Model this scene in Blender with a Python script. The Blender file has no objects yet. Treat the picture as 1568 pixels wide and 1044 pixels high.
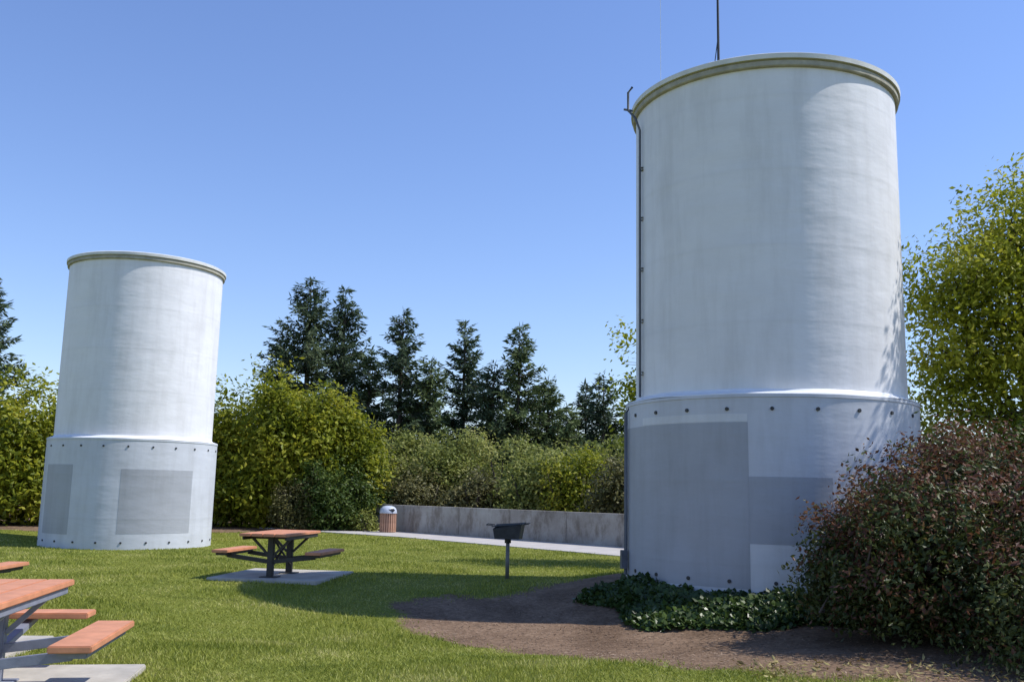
import bpy, bmesh, math, numpy as np
from mathutils import Vector, Matrix
scene=bpy.context.scene
PI=math.pi

# ------------------------------------------------------------ helpers
def link(o): scene.collection.objects.link(o); return o
def empty(name,loc=(0,0,0),rz=0):
    o=bpy.data.objects.new(name,None); o.location=loc; o.rotation_euler=(0,0,rz); o.empty_display_size=.2
    return link(o)
def nrm(v): return v/np.maximum(np.linalg.norm(v,axis=-1,keepdims=True),1e-9)

class B:
    """quad mesh builder"""
    def __init__(s): s.v=[];s.q=[];s.m=[];s.n=0
    def add(s,v,q,m=0):
        v=np.asarray(v,float).reshape(-1,3); q=np.asarray(q,int).reshape(-1,4)
        s.v.append(v); s.q.append(q+s.n); s.m.append(np.full(len(q),m) if np.isscalar(m) else np.asarray(m)); s.n+=len(v)
    def tube(s,pts,rad,m=0,k=6):
        pts=np.asarray(pts,float); n=len(pts); rad=np.broadcast_to(np.asarray(rad,float),(n,))
        V=[]
        for i in range(n):
            t=nrm(pts[min(i+1,n-1)]-pts[max(i-1,0)])
            a=np.array([0,0,1.]) if abs(t[2])<.9 else np.array([1.,0,0])
            u=nrm(np.cross(t,a)); w=np.cross(t,u)
            for j in range(k):
                an=2*PI*j/k; V.append(pts[i]+rad[i]*(math.cos(an)*u+math.sin(an)*w))
        Q=[(i*k+j,i*k+(j+1)%k,(i+1)*k+(j+1)%k,(i+1)*k+j) for i in range(n-1) for j in range(k)]
        s.add(V,Q,m)
    def leaves(s,P,N,size,rng,asp=.5,jit=.6,m=0,T=None):
        n=len(P); nn=nrm(N+jit*rng.normal(size=(n,3)))
        t=rng.normal(size=(n,3)) if T is None else T+.35*rng.normal(size=(n,3))
        if T is None: t=nrm(np.cross(nn,t))
        else: t=nrm(t)
        b=nrm(np.cross(nn,t)+1e-6); sz=(size*(.6+.8*rng.random(n)))[:,None]
        V=np.stack([P,P+t*sz*.5+b*sz*asp*.5-nn*sz*.06,P+t*sz,P+t*sz*.5-b*sz*asp*.5-nn*sz*.06],1).reshape(-1,3)
        s.add(V,np.arange(4*n).reshape(-1,4),m)
    def obj(s,name,mats,smooth=False):
        v=np.concatenate(s.v); q=np.concatenate(s.q); m=np.concatenate(s.m)
        me=bpy.data.meshes.new(name); me.vertices.add(len(v)); me.vertices.foreach_set('co',v.ravel())
        me.loops.add(q.size); me.loops.foreach_set('vertex_index',q.ravel().astype(np.int32))
        me.polygons.add(len(q)); me.polygons.foreach_set('loop_start',np.arange(0,q.size,4,dtype=np.int32))
        try: me.polygons.foreach_set('loop_total',np.full(len(q),4,dtype=np.int32))
        except Exception: pass
        me.polygons.foreach_set('material_index',m.astype(np.int32))
        me.polygons.foreach_set('use_smooth',np.full(len(q),smooth))
        for mt in mats: me.materials.append(mt)
        me.update(); me.validate()
        return link(bpy.data.objects.new(name,me))

def mat(name,rough=.8):
    m=bpy.data.materials.new(name); m.use_nodes=True; nt=m.node_tree
    b=nt.nodes['Principled BSDF']; b.inputs['Roughness'].default_value=rough
    return m,nt,b
def N(nt,t,**k):
    n=nt.nodes.new(t)
    for a,v in k.items():
        if a in n.inputs: n.inputs[a].default_value=v
        else: setattr(n,a,v)
    return n
def ramp(nt,stops,interp='LINEAR'):
    r=nt.nodes.new('ShaderNodeValToRGB'); r.color_ramp.interpolation=interp
    e=r.color_ramp.elements
    while len(e)<len(stops): e.new(.5)
    for i,(p,c) in enumerate(stops):
        e[i].position=p; e[i].color=(*c,1) if len(c)==3 else c
    return r
def noise(nt,scale,detail=4,rough=.6,vec=None,sc=None):
    n=N(nt,'ShaderNodeTexNoise'); n.inputs['Scale'].default_value=scale; n.inputs['Detail'].default_value=detail; n.inputs['Roughness'].default_value=rough
    tc=N(nt,'ShaderNodeTexCoord'); src=tc.outputs['Object'] if vec is None else vec
    if sc:
        mp=N(nt,'ShaderNodeMapping'); mp.inputs['Scale'].default_value=sc; nt.links.new(src,mp.inputs[0]); src=mp.outputs[0]
    nt.links.new(src,n.inputs['Vector']); return n
def mixc(nt,fac,a,b,mode='MIX'):
    m=nt.nodes.new('ShaderNodeMix'); m.data_type='RGBA'; m.blend_type=mode
    for inp,v in ((m.inputs[0],fac),(m.inputs[6],a),(m.inputs[7],b)):
        if hasattr(v,'is_output') or hasattr(v,'links'): nt.links.new(v,inp)
        elif isinstance(v,(int,float)): inp.default_value=v
        else: inp.default_value=(*v,1) if len(v)==3 else v
    return m.outputs[2]
def bump(nt,b,h,strength=.3,dist=.02):
    bp=N(nt,'ShaderNodeBump'); bp.inputs['Strength'].default_value=strength; bp.inputs['Distance'].default_value=dist
    nt.links.new(h,bp.inputs['Height']); nt.links.new(bp.outputs[0],b.inputs['Normal'])

def leafmat(name,cols,trans=.35,rough=.55,clump=.6):
    m,nt,b=mat(name,rough); out=nt.nodes['Material Output']
    g=N(nt,'ShaderNodeNewGeometry'); st=[(i/(len(cols)-1),c) for i,c in enumerate(cols)]
    r=ramp(nt,st); nz=noise(nt,clump,3)
    mx=N(nt,'ShaderNodeMath',operation='MULTIPLY_ADD'); mx.inputs[1].default_value=.55
    nt.links.new(g.outputs['Random Per Island'],mx.inputs[0])
    m2=N(nt,'ShaderNodeMath',operation='MULTIPLY_ADD'); m2.inputs[1].default_value=1.6; m2.inputs[2].default_value=-.55
    nt.links.new(nz.outputs['Fac'],m2.inputs[0]); nt.links.new(m2.outputs[0],mx.inputs[2])
    nt.links.new(mx.outputs[0],r.inputs[0]); nt.links.new(r.outputs[0],b.inputs['Base Color'])
    b.inputs['Specular IOR Level'].default_value=.25
    if trans>0:
        tr=N(nt,'ShaderNodeBsdfTranslucent'); nt.links.new(r.outputs[0],tr.inputs[0])
        ms=N(nt,'ShaderNodeMixShader'); ms.inputs[0].default_value=trans
        nt.links.new(b.outputs[0],ms.inputs[1]); nt.links.new(tr.outputs[0],ms.inputs[2]); nt.links.new(ms.outputs[0],out.inputs[0])
    return m
def simple(name,c,rough=.6,var=.25,sc=8,metal=0,bmp=.15):
    m,nt,b=mat(name,rough); b.inputs['Metallic'].default_value=metal
    n=noise(nt,sc,5); r=ramp(nt,[(.3,tuple(x*(1-var) for x in c)),(.7,tuple(min(1,x*(1+var)) for x in c))])
    nt.links.new(n.outputs['Fac'],r.inputs[0]); nt.links.new(r.outputs[0],b.inputs['Base Color'])
    n2=noise(nt,sc*6,4); bump(nt,b,n2.outputs['Fac'],bmp,.01)
    return m

def boxm(name,size,loc,m,parent=None,rot=(0,0,0),bev=.006):
    bm=bmesh.new(); bmesh.ops.create_cube(bm,size=1); bmesh.ops.scale(bm,vec=size,verts=bm.verts)
    if bev: bmesh.ops.bevel(bm,geom=bm.edges[:],offset=bev,segments=2,affect='EDGES')
    me=bpy.data.meshes.new(name); bm.to_mesh(me); bm.free(); me.materials.append(m)
    o=link(bpy.data.objects.new(name,me)); o.location=loc; o.rotation_euler=rot
    if parent: o.parent=parent
    return o
def beam(name,a,b,w,h,m,parent=None,bev=.004):
    a=Vector(a);b=Vector(b);d=b-a
    o=boxm(name,(w,h,d.length),(a+b)/2,m,parent,bev=bev); o.rotation_euler=d.to_track_quat('Z','Y').to_euler(); return o
def cyl(name,r,h,loc,m,parent=None,seg=20,r2=None,rot=(0,0,0)):
    bm=bmesh.new(); bmesh.ops.create_cone(bm,cap_ends=True,segments=seg,radius1=r,radius2=r if r2 is None else r2,depth=h)
    for f in bm.faces: f.smooth=len(f.verts)==4
    me=bpy.data.meshes.new(name); bm.to_mesh(me); bm.free(); me.materials.append(m)
    o=link(bpy.data.objects.new(name,me)); o.location=loc; o.rotation_euler=rot
    if parent: o.parent=parent
    return o
def lathe(name,prof,m,parent,seg=160,wob=None):
    V=[];k=len(prof)
    for j in range(seg):
        a=2*PI*j/seg
        for (r,z) in prof: 
            dz=wob(a,z) if wob else 0
            V.append((r*math.sin(a),r*math.cos(a),z+dz))
    F=[(j*k+i,((j+1)%seg)*k+i,((j+1)%seg)*k+i+1,j*k+i+1) for j in range(seg) for i in range(k-1)]
    me=bpy.data.meshes.new(name); me.from_pydata(V,[],F); me.materials.append(m)
    bm=bmesh.new(); bm.from_mesh(me); bmesh.ops.remove_doubles(bm,verts=bm.verts,dist=1e-5); bmesh.ops.recalc_face_normals(bm,faces=bm.faces)
    for f in bm.faces: f.smooth=True
    for e in bm.edges:
        if len(e.link_faces)==2 and e.calc_face_angle()>.5: e.smooth=False
    bm.to_mesh(me); bm.free()
    o=link(bpy.data.objects.new(name,me)); o.parent=parent; return o

# ------------------------------------------------------------ camera, sun, sky
cam=bpy.data.cameras.new('camera'); co=link(bpy.data.objects.new('camera',cam)); scene.camera=co
cam.sensor_fit='HORIZONTAL'; cam.sensor_width=36; cam.lens=33.38; cam.clip_end=4000; cam.clip_start=.05
co.matrix_world=Matrix.Translation((0,0,1.6))@Matrix.Rotation(PI/2+.1562,4,'X')@Matrix.Rotation(.0207,4,'Z')
AZ=math.radians(90); EL=math.radians(52.5)
sd=Vector((math.sin(AZ)*math.cos(EL),math.cos(AZ)*math.cos(EL),math.sin(EL)))
sl=bpy.data.lights.new('sun','SUN'); sl.energy=5.0; sl.angle=math.radians(.53); sl.color=(1,.965,.91)
so=link(bpy.data.objects.new('sun',sl)); so.rotation_euler=sd.to_track_quat('Z','Y').to_euler(); so.location=(20,0,30)
w=bpy.data.worlds.new('World'); scene.world=w; w.use_nodes=True; nt=w.node_tree
sky=nt.nodes.new('ShaderNodeTexSky'); sky.sky_type='NISHITA'; sky.sun_disc=False; sky.sun_elevation=EL; sky.sun_rotation=AZ
sky.air_density=1.25; sky.dust_density=.05; sky.ozone_density=2.8; sky.altitude=0
gain=nt.nodes.new('ShaderNodeMix'); gain.data_type='RGBA'; gain.blend_type='MULTIPLY'; gain.inputs[0].default_value=1; gain.clamp_result=False
gain.inputs[7].default_value=(1.18,1.24,1.60,1)
nt.links.new(sky.outputs[0],gain.inputs[6])
bg=nt.nodes['Background']; bg.inputs[1].default_value=.113; nt.links.new(gain.outputs[2],bg.inputs[0])
scene.view_settings.view_transform='Standard'; scene.view_settings.look='None'; scene.view_settings.exposure=0

# ------------------------------------------------------------ terrain
TB=np.array([4.437,16.374]); TA=np.array([-11.467,29.188])
def sstep(t): t=np.clip(t,0,1); return t*t*(3-2*t)
def H(x,y):
    d=np.hypot(x-TB[0],y-TB[1]); d2=np.hypot(x-TA[0],y-TA[1])
    return .16*sstep((4.0-d)/1.5)-.36*np.exp(-((x-.2)/4.4)**2-((y-12.8)/2.6)**2)-.25*np.exp(-(d2/5.5)**4)  # middle term: dip added so the near tower's shadow falls lower in view
MUL=[(-1.9,14.9),(-1.6,13.6),(-1.0,12.8),(-.29,12.3),(.55,10.9),(1.5,10.0),(2.3,9.3),(3.0,8.7),(4.2,8.0),(7,7.3),(16,7.0),(16,24),(8,22),(5,20.5),(2.5,19.2),(1.3,17.7),(0,16.3),(-1.0,15.6)]
STRIP=[(-5,37.4),(-8,35.0),(-12.5,34.2),(-14,33),(-26,31),(-60,30),(-60,60),(60,60),(60,20),(9,24),(3.5,29.2)]
def sdf(px,py,poly):
    P=np.array(poly); n=len(P); dmin=np.full(px.shape,1e9); ins=np.zeros(px.shape,bool)
    for i in range(n):
        a=P[i];b=P[(i+1)%n]; e=b-a; wx=px-a[0];wy=py-a[1]; t=np.clip((wx*e[0]+wy*e[1])/(e@e),0,1)
        dmin=np.minimum(dmin,np.hypot(wx-t*e[0],wy-t*e[1]))
        c=((a[1]>py)!=(b[1]>py)); 
        with np.errstate(divide='ignore',invalid='ignore'):
            xi=(b[0]-a[0])*(py-a[1])/(b[1]-a[1]+1e-12)+a[0]
        ins^=(c&(px<xi))
    return np.where(ins,dmin,-dmin)
def mulch(x,y):
    wv=.16*np.sin(2.3*x+1.1*y)+.12*np.sin(4.1*x-3.3*y+1)+.07*np.sin(9*x+7*y)
    return np.maximum(sdf(x,y,MUL)+wv-.05,sdf(x,y,STRIP))
xs=np.concatenate([[-1500,-600,-250,-120,-60,-35],np.arange(-24,18.01,.22),[25,35,60,120,250,600,1500]])
ys=np.concatenate([[-600,-200,-60,-20,-5,0,2],np.arange(4,40.01,.22),[45,55,80,120,250,600,1500,3000]])
X,Y=np.meshgrid(xs,ys); nx,ny=len(xs),len(ys)
V=np.stack([X,Y,H(X,Y)],-1).reshape(-1,3)
idx=np.arange(nx*ny).reshape(ny,nx); Q=np.stack([idx[:-1,:-1],idx[:-1,1:],idx[1:,1:],idx[1:,:-1]],-1).reshape(-1,4)
gm,nt,b=mat('grass_and_soil',.9)
at=N(nt,'ShaderNodeAttribute',attribute_name='mulch')
n1=noise(nt,.35,5,.6); n2=noise(nt,3.0,6,.7); n3=noise(nt,60,5,.7); n4=noise(nt,14,6,.75); n5=noise(nt,1.1,4,.6)
gr=ramp(nt,[(.28,(.080,.105,.016)),(.5,(.150,.170,.026)),(.75,(.25,.235,.05))])
a1=N(nt,'ShaderNodeMath',operation='MULTIPLY_ADD'); a1.inputs[1].default_value=.45; nt.links.new(n3.outputs['Fac'],a1.inputs[0])
a2=N(nt,'ShaderNodeMath',operation='MULTIPLY_ADD'); a2.inputs[1].default_value=.35; a2.inputs[2].default_value=0.02; nt.links.new(n1.outputs['Fac'],a2.inputs[0])
a3=N(nt,'ShaderNodeMath',operation='MULTIPLY_ADD'); a3.inputs[1].default_value=.2; nt.links.new(n2.outputs['Fac'],a3.inputs[0]); nt.links.new(a2.outputs[0],a3.inputs[2])
nt.links.new(a3.outputs[0],a1.inputs[2]); nt.links.new(a1.outputs[0],gr.inputs[0])
sr=ramp(nt,[(.25,(.11,.070,.045)),(.5,(.225,.150,.098)),(.75,(.36,.255,.17))])
nt.links.new(n4.outputs['Fac'],sr.inputs[0])
dapple=ramp(nt,[(.35,(.62,.60,.58)),(.62,(1.0,1.0,1.0))]); nt.links.new(n5.outputs['Fac'],dapple.inputs[0])  # sun dapple painted into the mulch colour as broad noise patches
soil=mixc(nt,1.0,sr.outputs[0],dapple.outputs[0],'MULTIPLY')
s1=N(nt,'ShaderNodeMath',operation='MULTIPLY_ADD'); s1.inputs[1].default_value=1.2; nt.links.new(n2.outputs['Fac'],s1.inputs[0]); nt.links.new(at.outputs['Fac'],s1.inputs[2])
mr=N(nt,'ShaderNodeMapRange'); mr.inputs[1].default_value=.48; mr.inputs[2].default_value=.72; nt.links.new(s1.outputs[0],mr.inputs[0])
nt.links.new(mixc(nt,mr.outputs[0],gr.outputs[0],soil),b.inputs['Base Color']); b.inputs['Specular IOR Level'].default_value=.1
bump(nt,b,n3.outputs['Fac'],.6,.025)
gb=B(); gb.add(V,Q,0); ground=gb.obj('ground',[gm],True)
atr=ground.data.attributes.new('mulch','FLOAT','POINT'); atr.data.foreach_set('value',np.clip(mulch(X,Y),-2,2).ravel())

conc=simple('slab_concrete',(.44,.405,.345),.9,.2,3,bmp=.3)
def sheet(name,poly,z,th,m):
    bm=bmesh.new(); vs=[bm.verts.new((x,y,z)) for x,y in poly]; f=bm.faces.new(vs)
    r=bmesh.ops.extrude_face_region(bm,geom=[f]); bmesh.ops.translate(bm,vec=(0,0,-th),verts=[v for v in r['geom'] if isinstance(v,bmesh.types.BMVert)])
    bmesh.ops.recalc_face_normals(bm,faces=bm.faces)
    me=bpy.data.meshes.new(name); bm.to_mesh(me); bm.free(); me.materials.append(m); return link(bpy.data.objects.new(name,me))
wm=simple('walkway_concrete',(.44,.41,.38),.9,.12,2,bmp=.2)
WALK=[(-9.5,36.9),(-3.64,32.2),(2.95,24.7),(8,19.6),(11,22.5),(3.6,28.55),(-5.0,36.9),(-8.5,38)]
sheet('walkway',WALK,.02,.08,wm)
# ------------------------------------------------------------ grass blades
rng=np.random.default_rng(3)
n=400000; D=6.2*(37/6.2)**rng.random(n); x=(rng.random(n)*1.2-.6)*D
slabs=[]
def rot(p,c,a): 
    ca,sa=math.cos(a),math.sin(a); return [(c[0]+ca*q[0]-sa*q[1],c[1]+sa*q[0]+ca*q[1]) for q in p]
SW,SL,SO=1.95,2.1,.2
def slabpoly(c,a): w,l=SW,SL; return rot([(-w/2,-l/2+SO),(w/2,-l/2+SO),(w/2,l/2+SO),(-w/2,l/2+SO)],c,a)
TABLES=[((-4.05,17.35),-math.radians(8)),((-3.92,7.30),math.radians(9)),((-5.5,8.8),math.radians(5)),((-7.6,12.9),math.radians(3))]
for c,a in TABLES: slabs.append(slabpoly(c,a))
keep=mulch(x,D)+rng.normal(size=n)*.18<.02
for s in slabs+[WALK]: keep&=sdf(x,D,s)<-.01
x=x[keep];D=D[keep];n=len(x)
P=np.stack([x,D,H(x,D)],-1); an=rng.random(n)*2*PI; wd=np.stack([np.cos(an),np.sin(an),0*an],-1)*(.0033*(.6+D/11))[:,None]
h=(.016+.026*rng.random(n))*(1+.35*np.sin(x*1.7+2*np.sin(D*.9))); lean=rng.normal(size=(n,2))*.02
T1=P+np.stack([lean[:,0],lean[:,1],h],-1)
V=np.stack([P-wd,P+wd,T1+wd*.25,T1-wd*.25],1).reshape(-1,3)
g=B(); g.add(V,np.arange(4*n).reshape(-1,4),0)
grassm=leafmat('grass_blades',[(.10,.14,.016),(.22,.255,.034),(.34,.36,.065),(.50,.46,.17)],.3,.5,.8)
g.obj('lawn_grass',[grassm])

# ------------------------------------------------------------ tower
def towermat(name,base,seed=0):
    m,nt,b=mat(name,.55)
    n1=noise(nt,.7,6,.65,sc=(1,1,1.6)); n2=noise(nt,1.6,6,.65,sc=(1.8,1.8,.25)); n3=noise(nt,25,4)
    r=ramp(nt,[(.3,tuple(c*.92 for c in base)),(.7,tuple(c*1.04 for c in base))]); nt.links.new(n1.outputs['Fac'],r.inputs[0])
    r2=ramp(nt,[(.33,(.80,.79,.77)),(.55,(1,1,1))]); nt.links.new(n2.outputs['Fac'],r2.inputs[0])
    c=mixc(nt,.55,r.outputs[0],r2.outputs[0],'MULTIPLY')
    tc=N(nt,'ShaderNodeTexCoord'); sp=N(nt,'ShaderNodeSeparateXYZ'); nt.links.new(tc.outputs['Object'],sp.inputs[0])
    nj=noise(nt,1.3,3,.5,sc=(.8,.8,2.2))
    ad=N(nt,'ShaderNodeMath',operation='MULTIPLY_ADD'); ad.inputs[1].default_value=.06; nt.links.new(n3.outputs['Fac'],ad.inputs[0]); nt.links.new(nj.outputs['Fac'],ad.inputs[2])
    wv=N(nt,'ShaderNodeMath',operation='SINE'); ms=N(nt,'ShaderNodeMath',operation='MULTIPLY'); ms.inputs[1].default_value=2.6
    nt.links.new(sp.outputs[2],ms.inputs[0]); nt.links.new(ms.outputs[0],wv.inputs[0])
    pw=N(nt,'ShaderNodeMath',operation='POWER'); ab=N(nt,'ShaderNodeMath',operation='ABSOLUTE'); nt.links.new(wv.outputs[0],ab.inputs[0]); nt.links.new(ab.outputs[0],pw.inputs[0]); pw.inputs[1].default_value=200
    jf=N(nt,'ShaderNodeMath',operation='MULTIPLY'); jf.inputs[1].default_value=.05; nt.links.new(pw.outputs[0],jf.inputs[0])
    c=mixc(nt,jf.outputs[0],c,(.3,.29,.27)); nt.links.new(c,b.inputs['Base Color'])
    ad2=N(nt,'ShaderNodeMath',operation='MULTIPLY_ADD'); ad2.inputs[1].default_value=.08; nt.links.new(pw.outputs[0],ad2.inputs[0]); nt.links.new(ad.outputs[0],ad2.inputs[2])
    bump(nt,b,ad2.outputs[0],.4,.04)
    return m
wallm=towermat('tower_paint',(.77,.765,.77)); lowm=towermat('tower_paint_lower',(.58,.60,.64)); patchm=towermat('tower_paint_patch',(.39,.405,.435))
patchl=towermat('tower_paint_patch_light',(.68,.69,.70))
capm=simple('cap_concrete',(.36,.34,.27),.85,.25,5,bmp=.3); capl=simple('cap_top',(.66,.66,.63),.7,.1,4)
dark=simple('dark_metal',(.03,.03,.032),.5,.3,10); pipem=simple('grey_pipe',(.10,.11,.13),.5,.2,6); flash=simple('flashing',(.74,.75,.76),.5,.06,5)
def patch(name,r,a0,a1,z0,z1,m,par):
    k=24; V=[];F=[]
    for i in range(k+1):
        a=a0+(a1-a0)*i/k
        for z in (z0,z1): V.append((r*math.sin(a),r*math.cos(a),z))
    F=[(2*i,2*i+1,2*i+3,2*i+2) for i in range(k)]
    me=bpy.data.meshes.new(name); me.from_pydata(V,[],F); me.materials.append(m)
    for f in me.polygons: f.use_smooth=True
    o=link(bpy.data.objects.new(name,me)); o.parent=par
def tower(name,c,zb,ht,hc):
    e=empty(name,(c[0],c[1],0)); zc=zb+hc; zt=zb+ht; R=2.25; RL=2.42
    face=math.atan2(-c[0],-c[1])
    wob=lambda a,z:.006*math.sin(3*a+1)+.004*math.sin(11*a) 
    lathe('lower_wall',[(RL,-.5),(RL,zc-.05),(RL+.012,zc-.045),(RL+.012,zc)],lowm,e)
    lathe('collar_flashing',[(RL+.012,zc+.001),(RL+.005,zc+.018),(R+.03,zc+.065),(R,zc+.10)],flash,e,wob=wob)
    lathe('upper_wall',[(R,zc+.05),(R,zt-.17)],wallm,e)
    lathe('cap_soffit',[(R,zt-.17),(R+.045,zt-.165),(R+.06,zt-.15),(R+.06,zt-.075),(R+.03,zt-.07),(R+.03,zt-.05)],capm,e)
    lathe('cap_edge',[(R+.03,zt-.05),(R+.09,zt-.048),(R+.095,zt+.03),(R+.05,zt+.055),(0.001,zt+.10)],capl,e)
    bo=B(); k=23
    for i in range(k):
        a=2*PI*i/k+.1
        for z in (zc-.22,zb+.20):
            d=np.array([math.sin(a),math.cos(a),0]); p=d*(RL)+np.array([0,0,z]); bo.tube([p-d*.02,p+d*.02,p+d*.021],[.029,.029,.001],0,10)
    bb=bo.obj('wall_bolts',[dark]); bb.parent=e
    return e,face,zb,zc,zt
eB,fB,zbB,zcB,ztB=tower('water_tower',TB,.16,8.30,2.94)
eA,fA,zbA,zcA,ztA=tower('water_tower',TA,-.25,8.44,3.08)
RL=2.42
patch('paint_patch',RL+.004,fB+.12,fB+1.35,zbB+.1,zcB-.42,patchm,eB)
patch('paint_patch_right',RL+.004,fB-.38,fB+.118,zbB+.75,zbB+1.72,patchm,eB)
patch('paint_patch_upper',RL+.004,fB+.12,fB+.95,zcB-.41,zcB-.29,patchl,eB)
patch('paint_patch_light',RL+.004,fB-.36,fB+.118,zbB+.05,zbB+.74,patchl,eB)
patch('paint_patch',RL+.004,fA-.75,fA+.12,zbA+.45,zcA-.85,patchm,eA)
patch('paint_patch_side',RL+.004,fA+.7,fA+1.2,zbA+.4,zcA-.75,patchm,eA)
def pol(a,r,z): return (r*math.sin(a),r*math.cos(a),z)
aC=fB+1.12; c=B()
c.tube([pol(aC,2.30,zcB+.1),pol(aC,2.30,ztB-.55),pol(aC+.03,2.36,ztB-.3),pol(aC+.08,2.46,ztB-.12),pol(aC+.08,2.46,ztB+.22),pol(aC+.03,2.42,ztB+.27)],.022,0,8)
for z in np.arange(zcB+.5,ztB-.5,.9): c.tube([pol(aC-.02,2.27,z),pol(aC+.02,2.27,z)],.03,0,6)
c.tube([pol(aC+.08,2.38,ztB-.12),pol(aC+.08,2.54,ztB-.10)],.02,0,6)
o=c.obj('conduit',[pipem],True); o.parent=eB
c=B(); c.tube([pol(aC+.12,2.47,zbB+.1),pol(aC+.12,2.47,zcB-.15),pol(aC+.12,2.40,zcB-.05)],.03,0,8)
o=c.obj('drain_pipe',[pipem],True); o.parent=eB
q=pol(aC+.12,2.5,zbB+.35); boxm('junction_box',(.12,.1,.3),q,pipem,eB,(0,0,-(aC)))
c=B(); c.tube([pol(fB+.30,2.2,ztB+.06),pol(fB+.30,2.2,ztB+1.0),pol(fB+.30,2.2,ztB+2.6)],[.022,.02,.012],0,8)
c.tube([pol(fB+.33,2.2,ztB+.06),pol(fB+.305,2.2,ztB+.45)],.008,0,5)
o=c.obj('antenna_mast',[dark],True); o.parent=eB
c=B(); c.tube([pol(fB+.85,2.2,ztB+.06),pol(fB+.85,2.2,ztB+2.2)],.004,0,5); o=c.obj('antenna_whip',[flash]); o.parent=eB

# ------------------------------------------------------------ wall
wl,nt,b=mat('weathered_concrete',.9)
n1=noise(nt,.5,7,.7,sc=(1,1,1)); n2=noise(nt,1.6,7,.75,sc=(1.2,1,.55)); n3=noise(nt,30,4)
r=ramp(nt,[(.3,(.24,.215,.19)),(.5,(.34,.32,.29)),(.72,(.46,.45,.42))]); nt.links.new(n1.outputs['Fac'],r.inputs[0])
r2=ramp(nt,[(.38,(.42,.36,.30)),(.52,(1,1,1))]); nt.links.new(n2.outputs['Fac'],r2.inputs[0])
nt.links.new(mixc(nt,.7,r.outputs[0],r2.outputs[0],'MULTIPLY'),b.inputs['Base Color']); bump(nt,b,n3.outputs['Fac'],.4,.02)
we=empty('concrete_wall',(-5.2,37.35,0)); a=Vector((-5.2,37.35,0)); bb_=Vector((9.0,23.3,0)); L=(bb_-a).length; d=(bb_-a).normalized(); ang=math.atan2(d.y,d.x); we.rotation_euler=(0,0,ang)
k=8; seg=L/k
for i in range(k):
    o=boxm('panel_%d'%(i+1),(1,1,1),(0,0,0),wl,we,bev=0)
    me=o.data; h_=1.33
    for v in me.vertices: v.co=Vector((seg*(i+.5)+v.co.x*(seg-.016), v.co.y*.22, .32+v.co.z*h_))
    md=o.modifiers.new('b','BEVEL'); md.width=.008; md.segments=2
    if i:
        o=boxm('joint_%d'%i,(.015,.19,1.29),(seg*i,0,.33),wl,we,bev=0)

# ------------------------------------------------------------ picnic tables
orange=simple('table_planks',(.58,.25,.13),.6,.18,5,bmp=.15); blk=simple('frame_metal',(.035,.032,.03),.5,.3,8); gal=simple('frame_grey',(.22,.24,.30),.45,.15,8)
def table(c,a,fr,endbench=False):
    e=empty('picnic_table',(c[0],c[1],.0),a)
    boxm('slab',(SW,SL,.12),(0,SO,-.025),conc,e,bev=.01)
    for i in range(4): boxm('top_plank_%d'%(i+1),(.205,1.75,.05),(-.318+.212*i,0,.765),orange,e,bev=.008)
    boxm('top_rail_l',(.03,1.6,.06),(-.38,0,.709),fr,e); boxm('top_rail_r',(.03,1.6,.06),(.38,0,.709),fr,e)
    for s in (-1,1):
        boxm('bench_plank_%s'%('l' if s<0 else 'r'),(.29,1.3,.05),(s*.84,-.05,.465),orange,e,bev=.008)
        boxm('bench_rail_%s'%('l' if s<0 else 'r'),(.2,1.15,.045),(s*.84,-.05,.416),fr,e)
        y=s*.45
        boxm('post_%s'%('a' if s<0 else 'b'),(.11,.09,.70),(0,y,.385),fr,e,bev=.01)
        boxm('foot_plate',(.3,.25,.015),(0,y,.043),fr,e,bev=.003)
        boxm('top_arm',(.72,.06,.05),(0,y,.71),fr,e)
        beam('bench_arm_l',(-.05,y,.30),(-.80,y,.39),.05,.07,fr,e); beam('bench_arm_r',(.05,y,.30),(.80,y,.39),.05,.07,fr,e)
        beam('brace_l',(-.06,y,.42),(-.34,y,.69),.04,.04,fr,e); beam('brace_r',(.06,y,.42),(.34,y,.69),.04,.04,fr,e)
    beam('cross_brace_1',(0,-.40,.2),(0,.40,.66),.04,.03,fr,e); beam('cross_brace_2',(.034,-.40,.66),(.034,.40,.2),.03,.03,fr,e)
    if endbench:
        boxm('end_bench_plank',(1.2,.28,.05),(-.1,1.2,.465),orange,e,bev=.008); beam('end_bench_arm',(0,.5,.28),(0,1.3,.42),.07,.05,fr,e)
    return e
for i,(c_,a_) in enumerate(TABLES): table(c_,a_,gal if i==1 else blk,i==1)

# ------------------------------------------------------------ grill
g0=empty('park_grill',(0.0,18.0,0),math.radians(-12)); gs=simple('weathered_steel',(.17,.165,.155),.6,.3,8); gd=simple('sooty_steel',(.035,.035,.036),.6,.4,8)
cyl('post',.036,.72,(0,0,.34),gs,g0); cyl('swivel',.06,.1,(0,0,.69),gd,g0)
bm=bmesh.new()
def shell(bm,pts): 
    vs=[bm.verts.new(p) for p in pts]; bm.faces.new(vs)
bx=[(-.22,-.17),(.24,-.17),(.24,.17),(-.22,.17)]; tx=[(-.25,-.19),(.29,-.19),(.29,.19),(-.25,.19)]; zt_=[.90,.98,1.02,.96]
for i in range(4):
    j=(i+1)%4; shell(bm,[(*bx[i],.73),(*bx[j],.73),(*tx[j],zt_[j]),(*tx[i],zt_[i])])
shell(bm,[(*p,.73) for p in bx])
me=bpy.data.meshes.new('firebox'); bm.to_mesh(me); bm.free(); me.materials.append(gd)
o=link(bpy.data.objects.new('firebox',me)); o.parent=g0; md=o.modifiers.new('s','SOLIDIFY'); md.thickness=.012
c=B()
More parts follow.
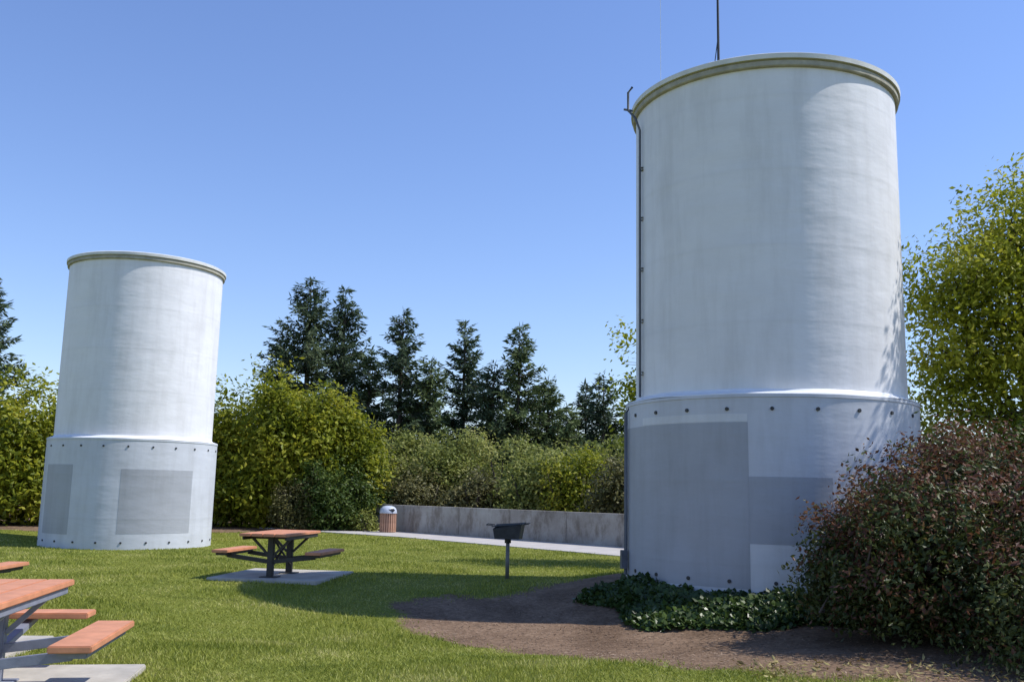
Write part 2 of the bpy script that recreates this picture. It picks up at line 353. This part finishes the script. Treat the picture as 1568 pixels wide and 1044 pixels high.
for i in range(13): xx=-.24+.50*i/12; c.tube([(xx,-.2,.945+.004*i),(xx,.2,.965+.004*i)],.006,0,5)
c.tube([(-.27,-.2,.94),(.3,-.2,.99)],.008,0,5); c.tube([(-.27,.2,.965),(.3,.2,1.01)],.008,0,5)
c.tube([(.3,-.08,.985),(.40,-.08,1.0),(.40,.08,1.01),(.3,.08,1.0)],.009,0,6); c.tube([(-.27,-.08,.955),(-.40,-.08,.965),(-.40,.08,.98),(-.27,.08,.965)],.009,0,6)
o=c.obj('cooking_grate',[gd]); o.parent=g0

# ------------------------------------------------------------ trash bin
t0=empty('trash_bin',(-4.38,35.2,0)); slat=simple('bin_slats',(.42,.24,.16),.7,.2,5); lid=simple('bin_lid',(.50,.54,.62),.35,.1,5)
cyl('liner',.25,.66,(0,0,.36),dark,t0)
for i in range(22):
    a=2*PI*i/22; boxm('slat_%d'%(i+1),(.062,.03,.68),(.285*math.sin(a),.285*math.cos(a),.37),slat,t0,(0,0,-a),.004)
lathe('rim',[(.25,.70),(.32,.70),(.32,.74),(.25,.745)],lid,t0,40)
lathe('dome',[(.31,.741),(.305,.80),(.27,.88),(.2,.94),(.1,.965),(.001,.97)],lid,t0,40)
dv=Vector((-.0+4.38*.12,-1,0)).normalized(); boxm('opening',(.26,.05,.11),(dv.x*.29,dv.y*.29,.815),dark,t0,(-.3,0,.12),.03)

# ------------------------------------------------------------ foliage
barkm=simple('bark',(.09,.07,.055),.9,.3,12,bmp=.5)
YG=leafmat('leaves_yellow_green',[(.05,.075,.006),(.18,.215,.015),(.33,.34,.028),(.48,.43,.05)],.42,.5,.5)
LG=leafmat('leaves_light_green',[(.08,.105,.018),(.21,.24,.05),(.33,.35,.09),(.44,.41,.14)],.38,.5,.6)
DG=leafmat('leaves_dark_green',[(.022,.042,.008),(.06,.10,.018),(.13,.165,.03)],.25,.45,.7)
OL=leafmat('leaves_olive',[(.05,.05,.017),(.14,.135,.045),(.24,.21,.08)],.25,.5,.7)
CN=leafmat('conifer_needles',[(.036,.062,.023),(.10,.145,.050),(.19,.235,.085)],.25,.6,.3)
CN2=leafmat('conifer_needles_dark',[(.025,.044,.025),(.066,.105,.050),(.135,.17,.08)],.25,.6,.3)
RD=leafmat('leaves_red',[(.045,.022,.013),(.11,.046,.027),(.18,.08,.042),(.17,.13,.04)],.3,.45,1.5)
BG=leafmat('leaves_bronze_green',[(.024,.036,.010),(.062,.082,.020),(.12,.13,.033)],.25,.45,1.2)
TRE=leafmat('leaves_tree',[(.09,.12,.01),(.24,.28,.02),(.40,.42,.035),(.55,.50,.07)],.5,.5,.6)
IV=leafmat('leaves_ivy',[(.015,.032,.008),(.04,.07,.016),(.08,.125,.026)],.15,.35,1.5)

def clouds(b,lumps,ncl,per,size,clr,rng,mats=(0,),pm=None,inner=.35,lo=-.85,rough=.16,asp=.5,branch=None,bm_=None,up=.45):
    A=np.array([l[3]*l[5]+l[4]*l[5]+l[3]*l[4] for l in lumps]); A=A/A.sum()
    li=rng.choice(len(lumps),ncl,p=A); Lm=np.array(lumps)[li]
    d=nrm(rng.normal(size=(ncl*3,3))); d=d[d[:,2]>lo][:ncl]; Lm=Lm[:len(d)]; n=len(d)
    ph=rng.random(6)*6
    wob=1+rough*(np.sin(d[:,0]*5+ph[0]+li[:n])+np.sin(d[:,1]*7+ph[1]+2*li[:n])+np.sin(d[:,2]*6+ph[2]))*.5+rough*np.clip(rng.normal(size=n),-1.5,1.3)*.5
    f=np.where(rng.random(n)<inner,.35+.5*rng.random(n),.9+.12*rng.random(n))*np.minimum(wob,1.28)
    C=Lm[:,:3]+d*Lm[:,3:]*f[:,None]
    C[:,2]=np.maximum(C[:,2],.05+.3*rng.random(n)*(C[:,2]<.05))
    if branch is not None:
        for i in range(0,n,max(1,n//branch)):
            s=Lm[i,:3]-np.array([0,0,Lm[i,5]*.6]); mid=(s+C[i])/2+rng.normal(size=3)*.1
            b.tube([s,mid,C[i]],[.03,.018,.006],bm_,4)
    P=np.repeat(C,per,0)+np.clip(rng.normal(size=(n*per,3)),-1.9,1.9)*clr*np.array([1,1,.8])
    Nn=np.repeat(d*(1-up)+np.array([0,0,up]),per,0)
    P[:,2]=np.maximum(P[:,2],.02)
    if len(mats)==1: mm=mats[0]
    else:
        z=(C[:,2]-C[:,2].min())/(np.ptp(C[:,2])+1e-6); mi=(rng.random(n)<pm*(.3+1.4*z)*(f>.8))
        mm=np.where(mi,mats[1],mats[0]); mm=np.repeat(mm,per)
    b.leaves(P,Nn,size,rng,asp,.55,mm)

def randlumps(c,rx,ry,h,k,rng,sc=.5):
    out=[(c[0],c[1],h*.42,rx*.8,ry*.8,h*.5),(c[0],c[1],h*.2,rx*.95,ry*.9,h*.22)]
    for i in range(k):
        a=rng.random()*2*PI; q=math.sqrt(rng.random())*.85; z=h*(.25+.55*rng.random()*(1-q*.5)); s=sc*(.6+.6*rng.random())
        out.append((c[0]+rx*q*math.cos(a),c[1]+ry*q*math.sin(a),z,rx*s,ry*s,min(h*.28,(h-z))*1.0+.1))
    return out
def bush(name,c,rx,ry,h,m,ncl,per=22,size=.13,clr=.16,seed=0,k=9,sc=.42,**kw):
    rng=np.random.default_rng(seed); b=B()
    for i in range(8):
        a=rng.random()*2*PI; e=np.array([c[0]+rx*.6*math.cos(a),c[1]+ry*.6*math.sin(a),h*.7]); s=np.array([c[0]+.3*math.cos(a),c[1]+.3*math.sin(a),0])
        b.tube([s,(s+e)/2+rng.normal(size=3)*.15,e],[.07,.05,.02],0,5)
    ms=m if isinstance(m,(list,tuple)) else [m]
    clouds(b,randlumps(c,rx,ry,h,k,rng,sc),ncl,per,size,clr,rng,mats=tuple(range(1,1+len(ms))),branch=60,bm_=0,**kw)
    return b.obj(name,[barkm]+list(ms))
bush('shrub',(-9.6,38.6),3.4,2.6,6.2,YG,2000,26,.21,.26,1,12)
bush('shrub',(-6.9,38.4),1.9,1.6,4.9,YG,800,26,.19,.22,2,8)
bush('shrub',(-6.7,36.6),1.7,1.1,2.7,DG,700,28,.14,.18,3,8)
bush('shrub',(-7.9,35.9),.9,.7,2.0,OL,260,26,.11,.14,4,6)
bush('shrub',(-5.7,37.5),1.0,.8,2.6,DG,300,26,.12,.15,14,6)
bush('shrub',(-5.4,36.0),.55,.4,.8,LG,120,20,.10,.1,24,4)
bush('shrub',(-19.5,36.0),4.4,2.6,5.8,YG,2300,26,.21,.26,5,14)
bush('shrub',(-24.5,37.0),3.0,2.6,5.4,YG,900,26,.21,.26,15,8)
bush('shrub',(-14.2,38.0),3.0,2.4,5.2,YG,1000,26,.20,.26,6,9)
for i,(x_,y_,rx,ry,h_,m_) in enumerate([(-4.6,41,2.2,1.7,4.2,LG),(-2.2,40.5,2.0,1.8,4.1,LG),(.2,39.3,2.0,1.6,3.9,LG),(-3.6,38.3,1.5,1.1,2.5,OL),(-1.2,36.4,1.5,1.0,2.3,OL),(1.0,35.4,1.7,1.3,3.1,LG),(2.9,34.6,1.6,1.3,3.3,YG),(4.0,31.8,1.6,1.2,2.9,OL),(5.2,36.0,2.3,1.8,4.1,LG),(2.4,38.8,1.9,1.5,3.8,LG),(8,30,2.6,1.8,3.8,YG)]):
    bush('shrub',(x_,y_),rx,ry,h_,m_,int(80*rx*h_)+60,26,.15,.20,30+i,8)

def conifer(name,x,y,h,r,seed,m=CN,base=.08):
    rng=np.random.default_rng(seed); b=B(); lx,ly=rng.normal(size=2)*.12
    b.tube([(x,y,0),(x+lx*.5,y+ly*.5,h*.5),(x+lx,y+ly,h)],[.02*h,.012*h,.01],0,7)
    P=[];T=[];NN=[]; z=h*base
    while z<h-.15:
        t=z/h; nb=rng.integers(5,9) if t<.93 else 4
        for k in range(nb):
            a=rng.random()*2*PI; L=r*((1-t)**.8)*(.45+.7*rng.random())+.14
            if rng.random()<.08: L*=1.2
            rise=(-.12+.55*t)+rng.normal()*.1; o=np.array([x+lx*t,y+ly*t,z+rng.normal()*.1]); dr=np.array([math.cos(a),math.sin(a),0])
            ns=max(2,int(L/.17)); s=(np.arange(ns)+.8)/ns
            pts=o+dr*(s*L)[:,None]; pts[:,2]+=rise*s*L+.22*L*s**2-.1*L*s
            if L>.6: b.tube([o,pts[ns//2],pts[-1]],[.03,.018,.008],0,4)
            side=np.array([-dr[1],dr[0],0]); m_=6
            pp=np.repeat(pts,m_,0); sg=rng.choice([-1,1],len(pp))*rng.random(len(pp)); 
            tt=dr*.7+side*sg[:,None]+np.array([0,0,-.15]); tt=tt+rng.normal(size=tt.shape)*.2
            P.append(pp+rng.normal(size=pp.shape)*.06); T.append(tt); NN.append(np.tile(dr*.4+np.array([0,0,.8]),(len(pp),1)))
        z+=.27+.1*rng.random()+.1*(1-t)
    P.append(np.array([[x+lx,y+ly,h-.5+.1*i] for i in range(5)])); T.append(np.tile([0,0,1.],(5,1))); NN.append(np.tile([1.,0,0],(5,1)))
    b.leaves(np.concatenate(P),np.concatenate(NN),.38,rng,.27,.55,1,T=np.concatenate(T))
    return b.obj(name,[barkm,m])
for i,(x_,y_,h_,r_,m_) in enumerate([(-12.9,60,14.9,5.4,CN2),(-11.0,62,14.6,3.8,CN2),(-15.0,60.5,11.0,3.2,CN),(-7.1,60,12.9,3.7,CN2),(-9.2,61,10.5,3.6,CN),(-3.1,62,12.6,3.2,CN2),(-5.2,60,9.8,3.4,CN),(.45,60,12.0,3.8,CN),(-1.4,60,9.6,3.4,CN2),(2.3,61,8.9,3.2,CN),(4.9,62,8.7,2.5,CN2),(5.9,60,9.0,2.6,CN2),(3.6,58,6.9,2.6,CN),(8,60,8,3.0,CN),(-28.2,50,12.6,4.0,CN2),(-30.5,51,10,3.6,CN)]):
    conifer('conifer_tree',x_,y_,h_,r_,100+i,m_)
rng=np.random.default_rng(9); b=B(); lm=[]
for i in range(46):
    x_=-60+120*i/45+rng.normal()*.8; lm.append((x_,70+rng.normal()*2,2.6,3.0,2.5,2.6+1.2*rng.random()))
clouds(b,lm,4200,20,.42,.5,rng,mats=(0,),inner=.2); b.obj('distant_trees',[DG])

def btree(name,base,trunk_top,lumps,m,ncl,per,size,clr,seed,tr=.16,nb=70,inner=.5,rough=.25):
    rng=np.random.default_rng(seed); b=B(); bs=np.array([*base,0.]); tt=np.array(trunk_top,float)
    b.tube([bs,bs*.5+tt*.5+rng.normal(size=3)*.1,tt],[tr,tr*.8,tr*.6],0,8)
    for l in lumps:
        c=np.array(l[:3]); mid=tt*.45+c*.55+rng.normal(size=3)*.2; b.tube([tt,mid,c],[tr*.5,tr*.32,tr*.18],0,6)
        for k in range(nb//len(lumps)):
            d=nrm(rng.normal(size=3)); d[2]=abs(d[2])*.8-.1; e=c+d*np.array(l[3:])*.95; q=(c+e)/2+rng.normal(size=3)*.12
            b.tube([c,q,e],[tr*.14,tr*.08,.004],0,4)
    clouds(b,lumps,ncl,per,size,clr,rng,mats=(1,),inner=inner,rough=rough,lo=-.9)
    return b.obj(name,[barkm,m])
btree('deciduous_tree',(10.2,18.2),(10.0,18.2,2.6),[(8.7,18.0,5.6,1.1,1.2,1.1),(9.9,18.1,6.6,1.3,1.3,1.2),(11.1,18,6.0,1.6,1.4,1.5),(8.6,18.0,4.2,1.1,1.2,1.1),(9.7,17.6,4.8,1.4,1.2,1.3),(11.3,18.2,7.5,1.4,1.3,1.2),(11.8,17.8,4.8,1.7,1.4,1.4),(9.2,18,3.1,1.4,1.2,1.1)],TRE,2300,20,.11,.18,50,tr=.16,nb=110)
# second tree just right of the view; its crown throws the dappled shade on the near tower
btree('deciduous_tree',(10.8,15.0),(10.6,15.0,2.8),[(9.8,14.4,6.0,.8,.6,.8),(9.9,14.5,7.1,.8,.6,.8),(10.0,15.0,8.2,.85,.6,.9),(10.2,15.6,9.2,.9,.6,.9),(9.9,15.2,6.8,.8,.6,.9),(10.1,15.8,7.9,.85,.5,1.0),(9.8,14.9,5.3,.75,.6,.7)],TRE,620,18,.10,.13,52,tr=.14,nb=120,inner=.5)
btree('deciduous_tree',(4.3,21.8),(4.2,21.8,2.2),[(3.9,21.8,4.5,1.4,1.2,1.1),(3.7,22,3.4,1.3,1.1,.9),(5.0,22,4.2,1.3,1.2,1.1)],TRE,480,18,.13,.17,51,tr=.10,nb=40)
bush('shrub',(9.7,16.9),1.8,1.5,3.5,DG,1000,24,.11,.16,61,10)
bush('shrub',(12.0,16.6),2.0,1.7,3.5,DG,700,24,.11,.16,62,9)
bush('red_tipped_bush',(6.2,11.9),2.2,2.3,2.7,[BG,RD],3700,22,.072,.11,70,16,sc=.36,pm=.55,rough=.22)
bush('red_tipped_bush',(4.85,11.9),1.0,1.1,1.85,[BG,RD],1250,22,.068,.10,71,9,pm=.55,rough=.25)
bush('red_tipped_bush',(6.35,9.9),1.5,1.35,1.9,[BG,RD],1500,22,.068,.10,72,9,pm=.4,rough=.25)
rng=np.random.default_rng(80); n=16000; az=np.random.default_rng(81).random(n)*2.35+ (fB-1.35); 
wv=1.08+.16*np.sin(az*7)+.12*np.sin(az*13+1); rr=2.44+wv*rng.random(n)**.8
Px=TB[0]+rr*np.sin(az); Py=TB[1]+rr*np.cos(az); f=(rr-2.44)/wv
Pz=H(Px,Py)+.02+(.22*np.sqrt(np.clip(1-f,0,1))+.04*np.sin(Px*6)*np.cos(Py*7))*(.55+.45*rng.random(n))
b=B(); b.leaves(np.stack([Px,Py,Pz],-1),np.tile([0,-.35,.8],(n,1)),.085,rng,.85,.5,0); b.obj('ivy_ground_cover',[IV])
n=24000; x=rng.random(n)*11-2.2; y=7+rng.random(n)*9; k=(mulch(x,y)>.02)&(np.hypot(x-TB[0],y-TB[1])>2.5); x=x[k];y=y[k]; n=len(x)
chip=leafmat('bark_chips',[(.08,.05,.032),(.19,.13,.085),(.36,.26,.18)],0,.8,1.0)
b=B(); b.leaves(np.stack([x,y,H(x,y)+.006+.006*rng.random(n)],-1),np.tile([0,0,1.],(n,1)),.038,rng,.45,.15,0); b.obj('bark_mulch',[chip])
n=1500; x=rng.random(n)*5+2.2; y=7.2+rng.random(n)*2.8; k=mulch(x,y)>-.2; x=x[k];y=y[k];n=len(x)
lit=leafmat('fallen_leaves',[(.12,.08,.03),(.28,.22,.08),(.35,.30,.12)],.1,.6,1.5)
b=B(); b.leaves(np.stack([x,y,H(x,y)+.03+.02*rng.random(n)],-1),np.tile([0,0,1.],(n,1)),.07,rng,.4,.5,0); b.obj('fallen_leaf_litter',[lit])
